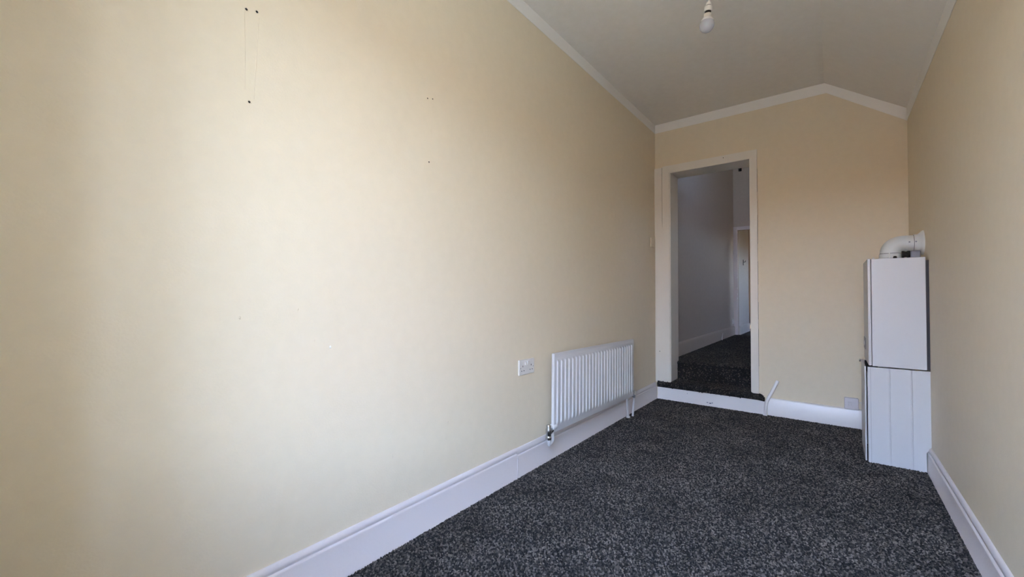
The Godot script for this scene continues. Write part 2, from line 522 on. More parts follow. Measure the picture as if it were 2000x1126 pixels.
func hall():
	var s := mb()
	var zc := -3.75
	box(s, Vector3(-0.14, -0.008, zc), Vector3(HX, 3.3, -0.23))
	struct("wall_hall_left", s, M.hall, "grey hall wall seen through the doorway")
	s = mb()
	var wa := [[-8.2, -5.1, -0.008, 3.3], [-5.1, -4.4, -0.008, 1.35], [-5.1, -4.4, 1.98, 3.3], [-4.4, -3.55, -0.008, 3.3], [-3.55, -2.9, -0.008, 1.6], [-3.55, -2.9, 2.0, 3.3], [-2.9, -0.23, -0.008, 3.3]]
	for q in wa:
		box(s, Vector3(2.80, q[2], q[0]), Vector3(2.94, q[3], q[1]))
	struct("wall_hall_right", s, M.hall, "right-hand hall wall, out of sight")
	s = mb()
	box(s, Vector3(W + 0.14, -0.008, -0.23), Vector3(2.94, 3.3, -0.13))
	struct("wall_hall_front", s, M.hall, "hall wall beside the cream room, out of sight")
	s = mb()
	box(s, Vector3(-0.14, 3.2, -8.2), Vector3(2.94, 3.32, -0.23))
	struct("ceiling_hall", s, M.ceiling, "high hall ceiling above the passage")
	# cross wall with the second opening
	s = mb()
	var ox := 0.112
	var oh := 2.115
	box(s, Vector3(-0.14, -0.008, zc - 0.10), Vector3(ox, 3.2, zc))
	box(s, Vector3(ox, oh, zc - 0.10), Vector3(0.90, 3.2, zc))
	box(s, Vector3(0.90, -0.008, zc - 0.10), Vector3(2.80, 3.2, zc))
	struct("wall_hall_cross", s, M.hall, "pinkish grey wall above the far hall opening")
	var d := Node3D.new()
	d.name = "door_2"
	add_child(d)
	meta(d, "white frame of the far opening at the end of the hall", "", "", "structure")
	s = mb()
	box(s, Vector3(HX, HY, zc), Vector3(ox - 0.003, oh + 0.055, zc + 0.018), 0.002)
	build("architrave", s, M.gloss, d)
	s = mb()
	box(s, Vector3(ox - 0.003, oh - 0.003, zc), Vector3(0.96, oh + 0.055, zc + 0.018), 0.002)
	build("architrave", s, M.gloss, d)
	s = mb()
	box(s, Vector3(0.90, HY, zc), Vector3(0.96, oh - 0.003, zc + 0.018), 0.002)
	build("architrave", s, M.gloss, d)
	s = mb()
	for q in [0.95, 1.02, 1.12, 1.30, 1.62]:
		box(s, Vector3(ox - 0.010, q, zc + 0.0175), Vector3(ox - 0.003, q + 0.025, zc + 0.0195), 0.001)
	build("paint_chip", s, M.chip, d)
	# passage beyond
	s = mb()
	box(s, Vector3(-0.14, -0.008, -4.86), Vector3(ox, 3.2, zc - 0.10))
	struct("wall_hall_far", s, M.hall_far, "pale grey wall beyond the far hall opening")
	s = mb()
	box(s, Vector3(-1.6, -0.008, -8.32), Vector3(2.94, 3.3, -8.2))
	box(s, Vector3(-1.72, -0.008, -8.32), Vector3(-1.6, 3.3, -4.74))
	box(s, Vector3(-1.6, -0.008, -4.86), Vector3(-0.14, 3.3, -4.74))
	box(s, Vector3(-1.72, 3.2, -8.32), Vector3(-0.14, 3.32, -4.74))
	box(s, Vector3(-1.72, 0.2, -8.32), Vector3(-0.14, HY - 0.004, -4.86))
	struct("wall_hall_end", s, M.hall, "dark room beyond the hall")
	s = mb()
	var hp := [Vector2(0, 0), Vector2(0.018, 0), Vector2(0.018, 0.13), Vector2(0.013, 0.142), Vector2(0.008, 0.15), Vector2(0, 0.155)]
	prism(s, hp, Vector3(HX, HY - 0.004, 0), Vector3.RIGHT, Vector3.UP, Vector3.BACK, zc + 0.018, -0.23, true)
	var bl := struct("baseboard_hall_left", s, M.hall, "grey skirting board along the hall wall")  # takes the same paint as the hall wall
	s = mb()
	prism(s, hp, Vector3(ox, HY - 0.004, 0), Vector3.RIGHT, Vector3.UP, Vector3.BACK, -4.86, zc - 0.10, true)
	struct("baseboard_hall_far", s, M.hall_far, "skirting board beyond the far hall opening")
	# small things in the hall
	var o := thing("cable_stub", "thin white cable end standing against the dark hall skirting board", "cable", Vector3(HX + 0.027, HY - 0.002, -2.66))
	s = mb()
	tube(s, bend([Vector3.ZERO, Vector3(0.0, 0.045, -0.005), Vector3(-0.004, 0.105, -0.075)], 0.02), [0.007, 0.007, 0.007, 0.006, 0.006, 0.006, 0.005, 0.005, 0.003], 8)
	build("cable", s, M.plastic, o)
	o = thing("wall_socket", "white socket low on the hall wall beside the far opening frame", "socket", Vector3(HX, 0.575, -3.64))
	s = mb()
	box(s, Vector3(0, -0.043, -0.043), Vector3(0.010, 0.043, 0.043), 0.003)
	build("faceplate", s, M.plastic, o)
	s = mb()
	box(s, Vector3(0.009, 0.005, -0.012), Vector3(0.013, 0.028, 0.012), 0.001)
	build("rocker", s, M.plastic, o)
	o = thing("door_hook", "small dark hook on the pale wall beyond the far hall opening", "hook", Vector3(ox, 1.60, -4.27))
	s = mb()
	box(s, Vector3(0, -0.05, -0.02), Vector3(0.006, 0.05, 0.02), 0.002)
	build("backplate", s, M.dark, o)
	s = mb()
	tube(s, bend([Vector3(0.004, 0.01, 0), Vector3(0.035, 0.005, 0), Vector3(0.04, 0.035, 0)], 0.012), 0.005, 8)
	build("hook", s, M.dark, o)
	o = thing("hall_light", "small dark fitting hanging high up in the dim hall", "light fitting", Vector3(0.355, 3.2, -2.5))
	s = mb()
	lathe(s, [Vector2(0, 0.0), Vector2(0.045, 0.0), Vector2(0.045, -0.012), Vector2(0.02, -0.03), Vector2(0, -0.03)], Transform3D(), 16)
	build("ceiling_rose", s, M.hole, o)
	s = mb()
	tube(s, [Vector3(0, -0.02, 0), Vector3(0, -0.36, 0)], 0.004, 8)
	build("cord", s, M.hole, o)
	s = mb()
	lathe(s, [Vector2(0, -0.345), Vector2(0.014, -0.35), Vector2(0.020, -0.37), Vector2(0.020, -0.425), Vector2(0, -0.43)], Transform3D(), 14)
	build("lampholder", s, M.hole, o)

func window():
	var n := Node3D.new()
	n.name = "window_1"
	add_child(n)
	meta(n, "white framed window behind the viewer lighting the room", "", "", "structure")
	var x0: float = WIN[0]; var x1: float = WIN[1]; var y0: float = WIN[2]; var y1: float = WIN[3]
	var z0 := ZW + 0.20
	var z1 := ZW + 0.26
	var f := 0.05
	var xm := (x0 + x1) * 0.5
	for b in [[x0, x0 + f, y0, y1], [x1 - f, x1, y0, y1], [x0 + f, x1 - f, y0, y0 + f], [x0 + f, x1 - f, y1 - f, y1], [xm - f * 0.5, xm + f * 0.5, y0 + f, y1 - f]]:
		var s := mb()
		box(s, Vector3(b[0], b[2], z0), Vector3(b[1], b[3], z1), 0.006)
		build("frame", s, M.plastic, n)
	for b in [[x0 + f, xm - f * 0.5], [xm + f * 0.5, x1 - f]]:
		var s := mb()
		box(s, Vector3(b[0], y0 + f, z0 + 0.028), Vector3(b[1], y1 - f, z0 + 0.032))
		build("pane", s, M.glass, n)
	for q in [["window_2", -3.55, -2.9, 1.6, 2.0], ["window_3", -5.1, -4.4, 1.35, 1.98]]:  # windows added out of view to brighten the hall
		var w := Node3D.new()
		w.name = q[0]
		add_child(w)
		meta(w, "small white window added out of sight to light the hall", "", "", "structure")
		for b in [[q[1], q[1] + f, q[3], q[4]], [q[2] - f, q[2], q[3], q[4]], [q[1] + f, q[2] - f, q[3], q[3] + f], [q[1] + f, q[2] - f, q[4] - f, q[4]]]:
			var s := mb()
			box(s, Vector3(2.86, b[2], b[0]), Vector3(2.92, b[3], b[1]), 0.006)
			build("frame", s, M.plastic, w)
		var sp := mb()
		box(sp, Vector3(2.888, q[3] + f, q[1] + f), Vector3(2.892, q[4] - f, q[2] - f))
		build("pane", sp, M.glass, w)
	var s2 := mb()
	box(s2, Vector3(x0 - 0.04, y0, ZW - 0.045), Vector3(x1 + 0.04, y0 + 0.022, z0), 0.006)
	build("sill", s2, M.gloss, n)
	# unseen yard outside, its ground and wall added to shape the daylight
	s2 = mb()
	box(s2, Vector3(-40, -0.5, 7.6), Vector3(40, -0.26, 90))
	struct("floor_added_garden", s2, M.yard, "added dark garden ground behind the viewer, limits bounced light")
	s2 = mb()
	box(s2, Vector3(-12, -0.5, ZW + 0.30), Vector3(14, -0.25, 7.6))
	struct("floor_added_patio", s2, M.patio, "added sandstone patio behind the viewer, bounces warm light indoors")
	s2 = mb()
	box(s2, Vector3(-12, -0.25, 13.0), Vector3(14, 2.4, 13.4), 0.02)
	struct("wall_added_yard", s2, M.render, "added garden wall behind the viewer, masks the low sky")
	s2 = mb()
	box(s2, Vector3(-12.0, 3.32, -8.4), Vector3(2.94, 6.4, -0.23))  # unseen mass added so its shadow covers the yard
	struct("wall_added_upper", s2, M.render, "added house mass over the hall, unseen, shades the yard")

# ------------------------------------------------------------------ carpet
func tuft_mesh() -> ArrayMesh:
	var st := mb()
	var rng := RandomNumberGenerator.new()
	rng.seed = 5
	var base := []
	var mid := []
	for k in 5:
		var a := TAU * k / 5
		var r := rng.randf_range(0.75, 1.15)
		base.append(Vector3(cos(a) * r * 0.8, 0, sin(a) * r * 0.8))
		mid.append(Vector3(cos(a + 0.5) * r + 0.12, 0.75, sin(a + 0.5) * r))
	var top := Vector3(0.25, 1.15, 0.1)
	for k in 5:
		var j := (k + 1) % 5
		var n: Vector3 = (base[k] + base[j]) * 0.5
		n.y = 0.1
		tri(st, base[k], base[j], mid[k], n)
		tri(st, base[j], mid[j], mid[k], n)
		n.y = 1.0
		tri(st, mid[k], mid[j], top, n)
	return st.commit()

var tm: ArrayMesh = null

# patches: [origin, U, V, normal] rectangles sown with tufts
func pile(parent: Node3D, patches: Array, step: float, seed_: int, fade := 1.0):
	if tm == null:
		tm = tuft_mesh()
	var rng := RandomNumberGenerator.new()
	rng.seed = seed_
	var nz := FastNoiseLite.new()
	nz.seed = 11
	nz.frequency = 3.2
	nz.fractal_octaves = 3
	var xs := []
	for p in patches:
		var o: Vector3 = p[0]; var U: Vector3 = p[1]; var V: Vector3 = p[2]; var N: Vector3 = p[3]
		var sp: float = step * (p[4] if p.size() > 4 else 1.0)
		var nu := int(U.length() / sp)
		var nv := int(V.length() / sp)
		for i in nu:
			for j in nv:
				var q := o + U * ((i + rng.randf_range(0.1, 0.9)) / nu) + V * ((j + rng.randf_range(0.1, 0.9)) / nv)
				xs.append([q, N])
	var mm := MultiMesh.new()
	mm.transform_format = MultiMesh.TRANSFORM_3D
	mm.use_colors = true
	mm.mesh = tm
	mm.instance_count = xs.size()
	for i in xs.size():
		var q: Vector3 = xs[i][0]
		var N: Vector3 = xs[i][1]
		var b := Basis(Quaternion(Vector3.UP, N)) if N != Vector3.UP else Basis()
		b = b * Basis(Vector3.UP, rng.randf() * TAU) * Basis(Vector3.RIGHT, rng.randf_range(-0.5, 0.5))
		var r := step * rng.randf_range(0.50, 0.78)
		b = b.scaled_local(Vector3(r, 0.0078 * rng.randf_range(0.75, 1.25), r))
		mm.set_instance_transform(i, Transform3D(b, q))
		var patch := nz.get_noise_3d(q.x, q.y, q.z)
		var v := lerpf(0.008, 0.175, pow(rng.randf(), 2.5))
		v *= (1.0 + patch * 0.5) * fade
		mm.set_instance_color(i, Color(v * 1.08, v * 0.92, v * 0.79))
	var o2 := MultiMeshInstance3D.new()
	o2.name = "carpet_pile"
	o2.multimesh = mm
	o2.material_override = M.pile
	parent.add_child(o2, true)
	meta(o2, "", "", "", "stuff")

func carpets():
	var fl := get_node("floor")
	pile(fl, [[Vector3(0.018, -0.0085, 0.02), Vector3(W - 0.036, 0, 0), Vector3(0, 0, ZW - 0.03), Vector3.UP]], 0.0062, 1)
	# carpeted step in the doorway, its riser and the hall floor
	var st := Node3D.new()
	st.name = "floor_hall"
	add_child(st)
	meta(st, "charcoal carpet on the doorway step and the hall floor", "", "", "structure")
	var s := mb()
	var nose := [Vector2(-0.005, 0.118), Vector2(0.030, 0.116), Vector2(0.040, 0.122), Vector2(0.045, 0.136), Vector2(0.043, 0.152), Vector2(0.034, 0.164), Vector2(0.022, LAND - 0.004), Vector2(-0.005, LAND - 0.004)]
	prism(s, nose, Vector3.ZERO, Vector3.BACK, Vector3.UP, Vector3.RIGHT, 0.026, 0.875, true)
	# right end turned down round the corner of the board
	for k in 6:
		var f0 := float(k) / 6
		var f1 := float(k + 1) / 6
		var drop := 0.045 * (1.0 - sqrt(1.0 - pow((f0 + f1) * 0.5, 2.2)))
		var e := []
		for q in nose:
			e.append(Vector2(q.x, q.y - 0.006 * (f0 + f1) * 0.5 if q.y < 0.13 else max(q.y - drop, 0.118)))
		prism(s, e, Vector3.ZERO, Vector3.BACK, Vector3.UP, Vector3.RIGHT, 0.875 + 0.048 * f0, 0.875 + 0.048 * f1, true)
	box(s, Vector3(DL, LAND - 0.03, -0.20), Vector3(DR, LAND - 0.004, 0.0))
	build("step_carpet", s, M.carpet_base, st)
	s = mb()
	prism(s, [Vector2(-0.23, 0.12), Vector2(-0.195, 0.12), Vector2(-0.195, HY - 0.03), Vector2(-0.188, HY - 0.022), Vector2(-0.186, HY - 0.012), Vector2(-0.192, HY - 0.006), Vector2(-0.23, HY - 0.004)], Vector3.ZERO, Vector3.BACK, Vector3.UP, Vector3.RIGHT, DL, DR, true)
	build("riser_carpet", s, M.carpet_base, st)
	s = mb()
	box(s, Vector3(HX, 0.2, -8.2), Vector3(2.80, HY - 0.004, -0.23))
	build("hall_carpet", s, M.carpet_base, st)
	var N45 := Vector3(0, 0.7, 0.7).normalized()
	pile(st, [  # nose and riser sown sparse, dark backing standing for shade between tufts
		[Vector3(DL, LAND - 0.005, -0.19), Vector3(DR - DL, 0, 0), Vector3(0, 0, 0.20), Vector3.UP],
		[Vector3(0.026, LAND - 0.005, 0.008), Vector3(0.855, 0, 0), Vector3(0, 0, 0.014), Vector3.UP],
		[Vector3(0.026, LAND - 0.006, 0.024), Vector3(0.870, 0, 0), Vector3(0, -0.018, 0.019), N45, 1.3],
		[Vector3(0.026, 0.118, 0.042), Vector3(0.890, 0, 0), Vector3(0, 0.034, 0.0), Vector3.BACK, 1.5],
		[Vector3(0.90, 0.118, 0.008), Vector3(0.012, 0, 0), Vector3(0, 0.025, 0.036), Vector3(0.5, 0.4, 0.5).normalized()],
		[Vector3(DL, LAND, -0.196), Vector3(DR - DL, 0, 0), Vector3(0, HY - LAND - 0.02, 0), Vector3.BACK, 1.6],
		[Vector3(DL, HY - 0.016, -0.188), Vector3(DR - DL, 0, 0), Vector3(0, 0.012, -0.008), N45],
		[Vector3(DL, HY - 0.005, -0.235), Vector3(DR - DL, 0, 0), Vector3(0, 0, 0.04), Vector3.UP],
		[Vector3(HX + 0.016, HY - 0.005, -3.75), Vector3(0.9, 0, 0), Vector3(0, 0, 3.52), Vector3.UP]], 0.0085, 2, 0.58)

# ------------------------------------------------------------------ fixtures on the left wall
func radiator():
	var o := thing("radiator", "white ribbed single panel radiator on the left wall beside the socket", "radiator", Vector3(0.0, 0.0, 1.41))
	var tilt := Transform3D(Basis(Vector3.RIGHT, -0.0115), Vector3(0, 0, 0))
	var L := 1.222
	var y0 := 0.186
	var y1 := 0.651
	var xb := 0.086           # level of the plain border
	var n := 26
	var pitch := (L - 0.030) / n
	var nz := n * 30 + 20
	var ny := [0.0, 0.004, 0.030, 0.034, 0.039, 0.046, 0.056, 0.07, 0.10, 0.22, 0.34, 0.395, 0.405, 0.412, 0.418, 0.423, 0.428, 0.461, 0.465]
	var hgt := func(z: float, y: float) -> float:
		var u := (z - 0.015) / pitch
		var d := 0.0
		if u > 0.0 and u < n:
			var a: float = abs(fposmod(u, 1.0) - 0.5) * 2.0       # 0 on the rib, 1 in the groove
			d = clampf((0.58 - a) / 0.15, 0.0, 1.0)
			d = lerpf(d, smoothstep(0.0, 1.0, d), 0.5)
		var e := smoothstep(0.028, 0.062, y) * smoothstep(0.4275, 0.408, y)
		var lip := -0.002 * (1.0 - smoothstep(0.0, 0.003, y)) - 0.005 * smoothstep(0.460, 0.465, y)
		return xb + d * e * 0.0072 + lip
	var s := mb()
	var P := func(i: int, j: int) -> Vector3:
		var z: float = L * i / nz
		return Vector3(hgt.call(z, ny[j]), y0 + ny[j], z - L * 0.5)
	var Nn := func(i: int, j: int) -> Vector3:
		var z: float = L * i / nz
		var y: float = ny[j]
		var e := 0.0008
		var dz: float = (hgt.call(z + e, y) - hgt.call(z - e, y)) / (2 * e)
		var dy: float = (hgt.call(z, y + e) - hgt.call(z, y - e)) / (2 * e)
		return Vector3(1, -dy, -dz).normalized()
	for i in nz:
		for j in ny.size() - 1:
			var a = tilt * P.call(i, j); var b = tilt * P.call(i + 1, j); var c = tilt * P.call(i + 1, j + 1); var d = tilt * P.call(i, j + 1)
			var na = Nn.call(i, j); var nb = Nn.call(i + 1, j); var nc = Nn.call(i + 1, j + 1); var nd = Nn.call(i, j + 1)
			tri_n(s, [a, b, c], [na, nb, nc])
			tri_n(s, [a, c, d], [na, nc, nd])
	# folded edges and flat back
	box(s, Vector3(0.066, y0 + 0.0005, -L * 0.5), Vector3(0.0845, y1 - 0.001, L * 0.5), 0.003, tilt)
	build("panel", s, M.enamel, o)
	for z in [-L * 0.5 + 0.002, L * 0.5 - 0.002]:
		s = mb()
		tube(s, [tilt * Vector3(0.0765, y0 + 0.028, z), tilt * Vector3(0.0765, y1 - 0.004, z)], 0.0105, 14)
		build("end_fold", s, M.enamel, o)
	# hanging brackets behind
	for z in [-0.42, 0.42]:
		s = mb()
		box(s, Vector3(0.0, 0.26, z - 0.02), Vector3(0.062, 0.60, z + 0.02), 0.002)
		build("bracket", s, M.enamel, o)
	# bosses at the bottom corners
	for z in [-1.0, 1.0]:
		s = mb()
		lathe(s, [Vector2(0, 0.012), Vector2(0.016, 0.012), Vector2(0.019, 0.008), Vector2(0.019, -0.03), Vector2(0, -0.03)], Transform3D(Basis(Vector3.RIGHT, PI / 2 * z), tilt * Vector3(0.074, y0 + 0.030, z * (L * 0.5 + 0.002))), 18)
		build("boss", s, M.enamel, o)
	# near valve: chromed angle body, white nut and bent pipe
	var zv := L * 0.5 + 0.040
	var yv := y0 + 0.022
	var v := Node3D.new()
	v.name = "valve"
	o.add_child(v)
	s = mb()
	lathe(s, [Vector2(0, -0.026), Vector2(0.010, -0.026), Vector2(0.011, -0.012), Vector2(0.0125, -0.008), Vector2(0.0125, 0.014), Vector2(0.010, 0.018), Vector2(0.0105, 0.034), Vector2(0.008, 0.038), Vector2(0, 0.038)], Transform3D(Basis.from_scale(Vector3(1.4, 1, 1.4)), Vector3(0.074, yv, zv)), 18)
	lathe(s, [Vector2(0, 0.0), Vector2(0.009, 0.0), Vector2(0.009, 0.012), Vector2(0.0145, 0.014), Vector2(0.0145, 0.026), Vector2(0.011, 0.029), Vector2(0.011, 0.036), Vector2(0, 0.036)], Transform3D(Basis(Vector3.RIGHT, -PI / 2) * Basis.from_scale(Vector3(1.3, 1, 1.3)), Vector3(0.074, yv, zv)), 6)
	build("valve_body", s, M.chrome, v)
	s = mb()
	lathe(s, [Vector2(0, -0.047), Vector2(0.012, -0.047), Vector2(0.0135, -0.043), Vector2(0.0135, -0.030), Vector2(0.011, -0.026), Vector2(0, -0.026)], Transform3D(Basis.from_scale(Vector3(1.4, 1, 1.4)), Vector3(0.074, yv, zv)), 6)
	build("compression_nut", s, M.chrome, v)
	s = mb()
	tube(s, bend([Vector3(0.074, yv - 0.040, zv), Vector3(0.074, yv - 0.082, zv), Vector3(0.070, yv - 0.072, zv - 0.052), Vector3(0.062, yv + 0.02, zv - 0.056)], 0.020), 0.0105, 14)
	build("tail_pipe", s, M.enamel, v)
	s = mb()
	lathe(s, [Vector2(0, 0.026), Vector2(0.007, 0.026), Vector2(0.009, 0.022), Vector2(0.009, 0.0), Vector2(0.0, 0.0)], Transform3D(Basis(Vector3.FORWARD, -PI / 2), Vector3(0.080, yv + 0.004, zv - 0.012)), 14)
	build("vent_cap", s, M.plastic, v)
	# far valve with white cap, pipe to the floor, second pipe dropping beside it
	v = Node3D.new()
	v.name = "valve"
	o.add_child(v, true)
	var zf := -L * 0.5 - 0.042
	var yf := y0 - 0.010
	s = mb()
	lathe(s, [Vector2(0, -0.022), Vector2(0.010, -0.022), Vector2(0.0115, -0.010), Vector2(0.0115, 0.010), Vector2(0, 0.010)], Transform3D(Basis(), Vector3(0.074, yf, zf)), 16)
	lathe(s, [Vector2(0, 0.0), Vector2(0.009, 0.0), Vector2(0.009, 0.012), Vector2(0.014, 0.014), Vector2(0.014, 0.028), Vector2(0.010, 0.03), Vector2(0, 0.03)], Transform3D(Basis(Vector3.RIGHT, PI / 2), Vector3(0.074, yf, zf)), 6)
	build("valve_body", s, M.steel, v)
	s = mb()
	lathe(s, [Vector2(0, 0.036), Vector2(0.010, 0.035), Vector2(0.0145, 0.029), Vector2(0.0155, 0.010), Vector2(0.0145, 0.0), Vector2(0, 0.0)], Transform3D(Basis(Vector3.RIGHT, 0.0), Vector3(0.076, yf + 0.004, zf)), 18)
	build("lockshield_cap", s, M.plastic, v)
	s = mb()
	tube(s, [Vector3(0.074, yf - 0.018, zf), Vector3(0.066, yf - 0.10, zf - 0.004), Vector3(0.060, -0.012, zf - 0.006)], 0.0082, 14)
	build("tail_pipe", s, M.enamel, v)
	s = mb()
	tube(s, bend([Vector3(0.062, y0 + 0.045, zf + 0.125), Vector3(0.062, y0 - 0.02, zf + 0.12), Vector3(0.046, -0.012, zf + 0.055)], 0.03), 0.0085, 14)
	lathe(s, [Vector2(0, 0.014), Vector2(0.012, 0.014), Vector2(0.016, 0.006), Vector2(0.017, -0.005), Vector2(0, -0.005)], Transform3D(Basis(), Vector3(0.047, -0.001, zf + 0.058)), 14)
	build("drop_pipe", s, M.enamel, v)

func socket():
	var o := thing("double_socket", "white double wall socket left of the radiator", "socket", Vector3(0, 0.5955, 2.1875))
	var s := mb()
	box(s, Vector3(0, -0.043, -0.0735), Vector3(0.010, 0.043, 0.0735), 0.0028)
	build("faceplate", s, M.plastic, o)
	for k in [-1, 1]:
		s = mb()
		var z: float = 0.011 * k
		# two rockers side by side in the middle of the top edge; the near one stands out further
		var t := Transform3D(Basis(Vector3.FORWARD, -0.16 if k == 1 else 0.10), Vector3(0.0105, 0.021, z))
		box(s, Vector3(-0.004, -0.0105, -0.0095), Vector3(0.0035, 0.0105, 0.0095), 0.001, t)
		build("rocker", s, M.plastic, o)
	for k in [-1, 1]:
		s = mb()
		var zc: float = 0.0405 * k
		box(s, Vector3(0.0099, 0.002, zc - 0.0024), Vector3(0.0103, 0.011, zc + 0.0024))
		for q in [-0.0105, 0.0105]:
			box(s, Vector3(0.0099, -0.0215, zc + q - 0.0034), Vector3(0.0103, -0.0165, zc + q + 0.0034))
		build("pin_hole", s, M.dark, o)
	for k in [-1, 1]:
		s = mb()
		lathe(s, [Vector2(0, 0.0006), Vector2(0.003, 0.0004), Vector2(0.0034, -0.001)], Transform3D(Basis(Vector3.FORWARD, PI / 2), Vector3(0.0101, -0.0035, 0.0605 * k)), 12)
		build("fixing_screw", s, M.steel, o)

func light_switch():
	var o := thing("light_switch", "painted-over light switch on the left wall beside the doorway casing", "light switch", Vector3(0, 1.518, 0.105))
	var s := mb()
	box(s, Vector3(0, -0.044, -0.044), Vector3(0.012, 0.044, 0.044), 0.0012)
	build("faceplate", s, M.cream, o)
	s = mb()
	box(s, Vector3(-0.003, -0.012, -0.008), Vector3(0.003, 0.012, 0.008), 0.001, Transform3D(Basis(Vector3.FORWARD, 0.18), Vector3(0.0125, 0, 0)))
	build("rocker", s, M.cream, o)

# ------------------------------------------------------------------ boiler and cupboard, right
func boxing():
	var o := thing("pipe_cupboard", "white tongue and groove panelled pipe cupboard on the floor under the boiler", "cupboard", Vector3(1.69, 0, 0.59))
	var X0 := 1.552 - 1.69
	var X1 := W - 1.69
	var Z1 := 0.79 - 0.59
	var top := 0.5715
	# side facing the room: four boards with beaded joints, scribed over the skirting
	var xs := [X0, 1.5665 - 1.69, 1.655 - 1.69, 1.750 - 1.69, X1]
	for k in 4:
		var s := mb()
		var a: float = xs[k] + 0.0005
		var b: float = xs[k + 1] - 0.0005
		var out := [Vector2(a, -0.008), Vector2(b, -0.008), Vector2(b, top), Vector2(a, top)]
		if k == 3:
			out = [Vector2(a, -0.008), Vector2(X1 - 0.021, -0.008), Vector2(X1 - 0.021, 0.110), Vector2(X1 - 0.008, 0.128), Vector2(X1 - 0.001, 0.145), Vector2(X1 - 0.001, top), Vector2(a, top)]
		prism(s, out, Vector3.ZERO, Vector3.RIGHT, Vector3.UP, Vector3.BACK, Z1 - 0.012, Z1)
		if k in [1, 2]:      # the bead beside the joint
			tube(s, [Vector3(b - 0.005, -0.006, Z1 - 0.0016), Vector3(b - 0.005, top, Z1 - 0.0016)], 0.0028, 8)
		build("board", s, M.panel, o)
	var s2 := mb()
	box(s2, Vector3(X0 + 0.001, -0.008, Z1 - 0.020), Vector3(X1 - 0.022, top - 0.002, Z1 - 0.0135))
	build("backing", s2, M.gapgrey, o)
	# front door, standing proud of the side panel with a dark gap
	s2 = mb()
	box(s2, Vector3(1.5385 - 1.69, 0.004, 0.40 - 0.59), Vector3(1.5465 - 1.69, top + 0.002, 0.789 - 0.59), 0.0015)
	var door := build("door", s2, M.panel, o)
	s2 = mb()
	lathe(s2, [Vector2(0, 0.012), Vector2(0.008, 0.011), Vector2(0.010, 0.006), Vector2(0.005, 0.002), Vector2(0.005, 0), Vector2(0, 0)], Transform3D(Basis(Vector3.BACK, PI / 2), Vector3(1.5385 - 1.69, top - 0.006, 0.425 - 0.59)), 14)
	build("knob", s2, M.chrome, door)
	# far side and top rail
	s2 = mb()
	box(s2, Vector3(X0, -0.008, 0.385 - 0.59), Vector3(X1 - 0.022, top - 0.004, 0.397 - 0.59))
	build("far_side", s2, M.panel, o)
	s2 = mb()
	box(s2, Vector3(X0 + 0.004, top - 0.05, 0.398 - 0.59), Vector3(X0 + 0.02, top - 0.006, Z1 - 0.021))
	build("rail", s2, M.gapgrey, o)

